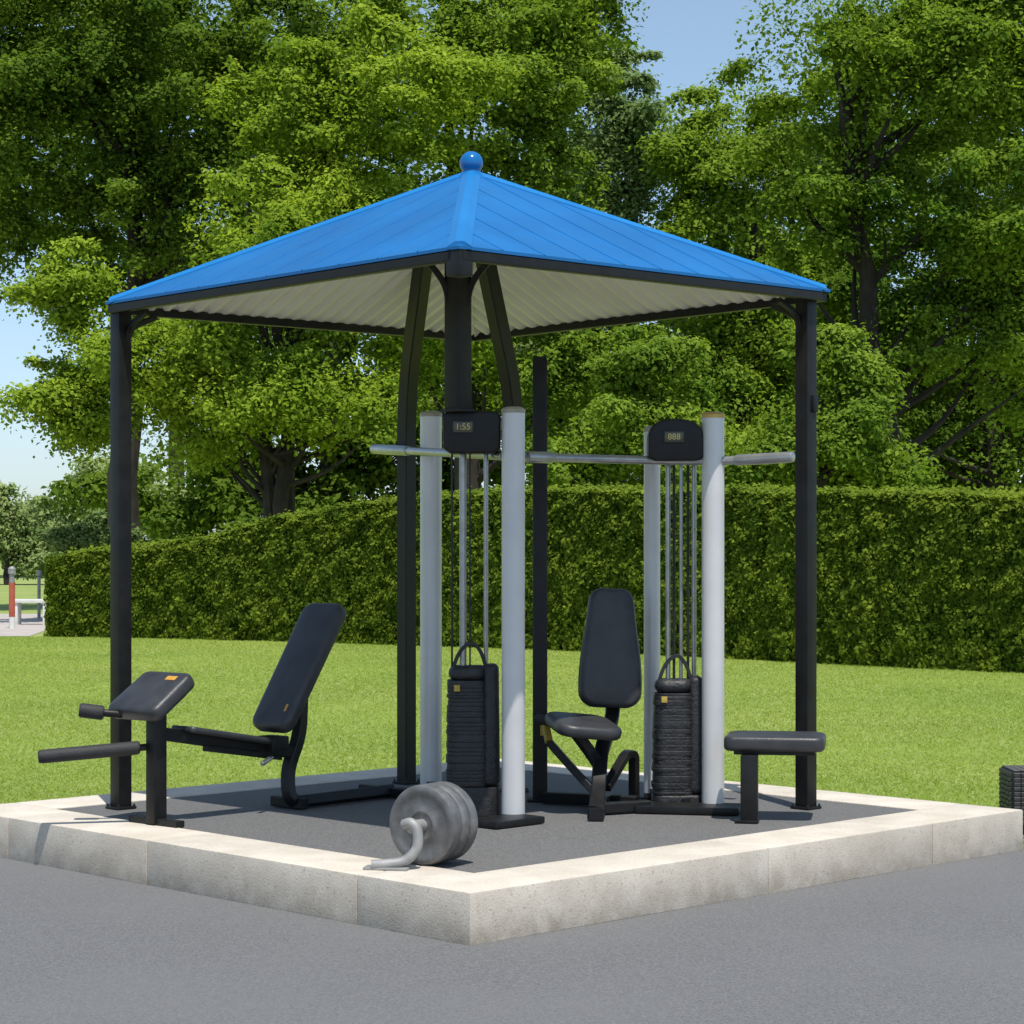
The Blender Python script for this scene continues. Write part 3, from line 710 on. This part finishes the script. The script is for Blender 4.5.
# hedge
def hedge():
    rng=np.random.default_rng(77)
    KP=[(45,37.0,1.36),(90,36.7,1.48),(140,36.3,1.54),(200,35.8,1.66),(265,35.1,1.98),(365,34,2.20),(460,33,2.32),(550,32,2.34),(725,29.5,2.26),(860,27.6,2.18),(1024,26,2.12),(1160,24.8,2.10)]
    B=np.array([((px-512)/F*d,d,h) for px,d,h in KP])
    seg=np.linalg.norm(np.diff(B[:,:2],axis=0),axis=1); cum=np.concatenate([[0],np.cumsum(seg)])
    def at(s):
        return np.stack([np.interp(s,cum,B[:,i]) for i in range(3)],1)
    Lt=cum[-1]; wd=1.6
    dv=B[-1,:2]-B[0,:2]; dv/=np.linalg.norm(dv); nf=np.array([dv[1],-dv[0]])
    if nf[1]>0: nf=-nf
    root=thing('hedge','long clipped green hedge across the back of the lawn','hedge',(B[6,0],B[6,1],0))
    base=np.array([B[6,0],B[6,1],0])
    wv=[]
    for i in range(40):
        th=rng.random()*2*PI; wl=.16+.5*rng.random()**1.5
        wv.append((2*PI/wl*math.cos(th),2*PI/wl*math.sin(th),rng.random()*6.28,.006*wl**.4))
    tab=rng.random((4096,))
    def bump(s,q):
        # gentle waves plus small upright tufts of random depth
        o_=sum(a_*np.sin(k1*s+k2*q+ph) for k1,k2,ph,a_ in wv)
        n=len(s)
        for cw,chh,amp in ((.13,.21,.075),(.30,.42,.055)):
            i=np.floor((s+rng.normal(size=n)*cw*.22)/cw).astype(int); j=np.floor((q+rng.normal(size=n)*chh*.22+ (i%3)*chh*.33)/chh).astype(int)
            o_=o_+amp*(tab[(i*131+j*977)%4096]-.5)*2*.7
        return o_
    Pall=[];Nall=[]
    nF=310000; s=rng.random(nF)*Lt; b=at(s); q=rng.random(nF)**.85
    z=q*b[:,2]; dep=.06+rng.random(nF)**2*.20-bump(s,z)-.03*(rng.random(nF)<.15)
    dep+=.12*np.maximum(0,q-.92)**2/.08**2
    P=np.stack([b[:,0]-nf[0]*dep,b[:,1]-nf[1]*dep,z],1)
    Nn=np.stack([np.full(nF,nf[0]*.8),np.full(nF,nf[1]*.8),-.15+1.0*q],1)+rng.normal(size=(nF,3))*.6
    Pall.append(P);Nall.append(Nn)
    nT=145000; s=rng.random(nT)*Lt; b=at(s); q=.03+rng.random(nT)*(wd-.03)
    z=b[:,2]+bump(s,q+7)*.6-rng.random(nT)**2*.12+ .09*(rng.random(nT)<.08)*rng.random(nT)-.03*np.maximum(0,.15-q)/.15
    P=np.stack([b[:,0]-nf[0]*q,b[:,1]-nf[1]*q,z],1); Nn=np.array([0,-.5,1.])+rng.normal(size=(nT,3))*.35
    Pall.append(P);Nall.append(Nn)
    nE=12000; q=rng.random(nE)*wd; z=rng.random(nE)*B[0,2]; dep=rng.random(nE)**2*.3
    P=np.stack([B[0,0]-nf[0]*q+dv[0]*dep,B[0,1]-nf[1]*q+dv[1]*dep,z],1); Nn=np.array([-dv[0],-dv[1],.4])+rng.normal(size=(nE,3))*.6
    Pall.append(P);Nall.append(Nn)
    v=leaf_verts(np.concatenate(Pall),np.concatenate(Nall),.064,.66,rng)-base
    me=quads('foliage',v,LF['hedge']); o=bpy.data.objects.new('foliage',me); C.objects.link(o); o.parent=root
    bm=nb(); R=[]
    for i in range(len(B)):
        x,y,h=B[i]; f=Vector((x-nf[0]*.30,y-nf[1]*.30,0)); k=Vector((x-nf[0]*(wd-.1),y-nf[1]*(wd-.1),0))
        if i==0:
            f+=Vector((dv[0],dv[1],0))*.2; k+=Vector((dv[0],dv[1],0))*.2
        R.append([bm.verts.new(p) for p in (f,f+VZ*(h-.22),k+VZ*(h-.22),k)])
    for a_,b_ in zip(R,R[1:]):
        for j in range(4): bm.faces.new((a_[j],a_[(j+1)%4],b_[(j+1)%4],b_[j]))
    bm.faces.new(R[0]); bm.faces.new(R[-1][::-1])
    finish('dark_core',bm,M['core'],root,smooth=False)  # solid core box behind the leaves, coloured dark for the hedge's shaded inside
hedge()

T=tree
T('broadleaf_tree','tall dark broadleaf tree filling the upper left corner','tree',120,52,[(80,90,170,170),(230,50,150,130),(20,235,80,80),(180,200,130,90),(10,40,90,120)],135000,.125,LF['dark'],11,.45,1.05,lean=.03)
T('broadleaf_tree','spreading bright green tree with several stems behind the hedge left of centre','tree',285,44,[(185,345,140,70),(80,388,58,40),(85,428,40,22),(310,240,140,90),(300,400,140,55),(390,110,120,100),(75,290,62,45),(210,440,80,40),(430,330,90,90),(300,130,90,80)],190000,.105,LF['bright'],12,.34,.9,stems=3)
T('broadleaf_tree','tall green tree behind the roof peak, top centre of the photo','tree',480,52,[(480,60,140,120),(580,10,78,80),(440,280,130,110),(560,390,90,90),(520,220,100,100)],138000,.125,LF['mid'],13,.4,1.0)
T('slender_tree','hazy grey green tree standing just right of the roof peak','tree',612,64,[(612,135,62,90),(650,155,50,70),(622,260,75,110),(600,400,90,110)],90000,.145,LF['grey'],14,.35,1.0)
T('broadleaf_tree','mid green tree below the sky gap, above the right roof slope','tree',738,55,[(742,155,80,95),(695,170,58,88),(735,290,95,110),(700,420,90,80),(800,400,80,90)],108000,.13,LF['mid'],15,.35,1.0)
T('broadleaf_tree','large dark tree with a visible trunk at right of the gazebo','tree',908,43,[(885,40,172,115),(980,220,130,110),(835,190,80,90),(1040,320,90,100),(1010,60,120,120),(930,330,80,60)],160000,.108,LF['mid'],16,.36,.95)
T('broadleaf_tree','dark tree at the far right edge behind the large trunk','tree',1010,58,[(1000,150,150,180),(950,390,130,110),(1080,380,120,140),(860,330,90,120),(980,470,120,60)],115000,.145,LF['dark'],17,.4,1.1)
T('small_tree','low bright leafy tree over the hedge right of the silver uprights','tree',655,42,[(640,440,85,55),(590,470,70,40),(710,460,70,45),(650,370,60,50)],60000,.105,LF['mid'],18,.16,.8)
T('small_tree','low bright leafy tree over the hedge beside the right gazebo post','tree',830,41,[(820,435,80,55),(880,470,75,35),(770,465,60,40),(840,375,55,45)],60000,.105,LF['mid'],19,.16,.8)
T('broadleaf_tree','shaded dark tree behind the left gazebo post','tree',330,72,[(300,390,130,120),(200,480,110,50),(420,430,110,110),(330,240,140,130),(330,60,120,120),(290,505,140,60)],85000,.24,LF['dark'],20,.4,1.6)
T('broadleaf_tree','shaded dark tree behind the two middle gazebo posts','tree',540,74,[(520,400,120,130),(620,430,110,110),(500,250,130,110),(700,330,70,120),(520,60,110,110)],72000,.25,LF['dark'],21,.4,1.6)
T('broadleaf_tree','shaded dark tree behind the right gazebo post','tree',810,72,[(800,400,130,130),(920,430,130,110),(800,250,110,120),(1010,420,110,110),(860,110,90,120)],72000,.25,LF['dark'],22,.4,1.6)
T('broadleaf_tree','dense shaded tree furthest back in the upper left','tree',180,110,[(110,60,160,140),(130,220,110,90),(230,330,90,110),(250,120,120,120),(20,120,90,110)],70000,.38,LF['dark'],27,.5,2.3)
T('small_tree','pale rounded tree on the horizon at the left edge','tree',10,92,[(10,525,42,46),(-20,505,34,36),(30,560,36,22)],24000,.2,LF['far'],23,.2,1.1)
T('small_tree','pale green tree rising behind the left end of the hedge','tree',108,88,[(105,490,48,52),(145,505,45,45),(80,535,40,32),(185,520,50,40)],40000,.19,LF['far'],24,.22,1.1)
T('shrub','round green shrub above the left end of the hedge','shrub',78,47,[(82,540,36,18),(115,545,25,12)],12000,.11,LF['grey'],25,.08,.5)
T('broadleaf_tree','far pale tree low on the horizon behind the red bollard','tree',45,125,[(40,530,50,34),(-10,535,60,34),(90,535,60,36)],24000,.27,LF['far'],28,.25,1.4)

# ------------------------------------------------------------------ grass blades
rng=np.random.default_rng(3)
n=480000
y=10.9+(37-10.9)*rng.random(n)**1.3; x=(rng.random(n)*2-1)*y*.265
rel=np.stack([x-A0.x,y-A0.y],1); s_=rel@np.array([U.x,U.y]); t_=rel@np.array([V.x,V.y])
ok=~((s_>-.012)&(s_<S+.012)&(t_>-.012)&(t_<S+.012))
bxm=(x>2.5)&(x<3.1)&(y>11.2)&(y<11.6); ok&=~bxm
x=x[ok];y=y[ok];n=len(x)
sc=(y/12)**.45
h=(.009+.014*rng.random(n))*sc**.6; wv=(.0030+.0027*rng.random(n))*sc; th=rng.random(n)*2*PI
ln=rng.normal(size=(n,2))*.026*sc[:,None]
v=np.empty((n,3,3)); cx,sx=np.cos(th)*wv,np.sin(th)*wv
v[:,0]=np.stack([x-cx,y-sx,np.zeros(n)-.002],1); v[:,1]=np.stack([x+cx,y+sx,np.zeros(n)-.002],1); v[:,2]=np.stack([x+ln[:,0],y+ln[:,1],h],1)
me=quads('lawn_grass',v.reshape(-1,3),LF['grass'],3)
o=bpy.data.objects.new('lawn_grass',me); C.objects.link(o); tag(o,'short bright green lawn grass behind the platform','grass',kind='stuff')
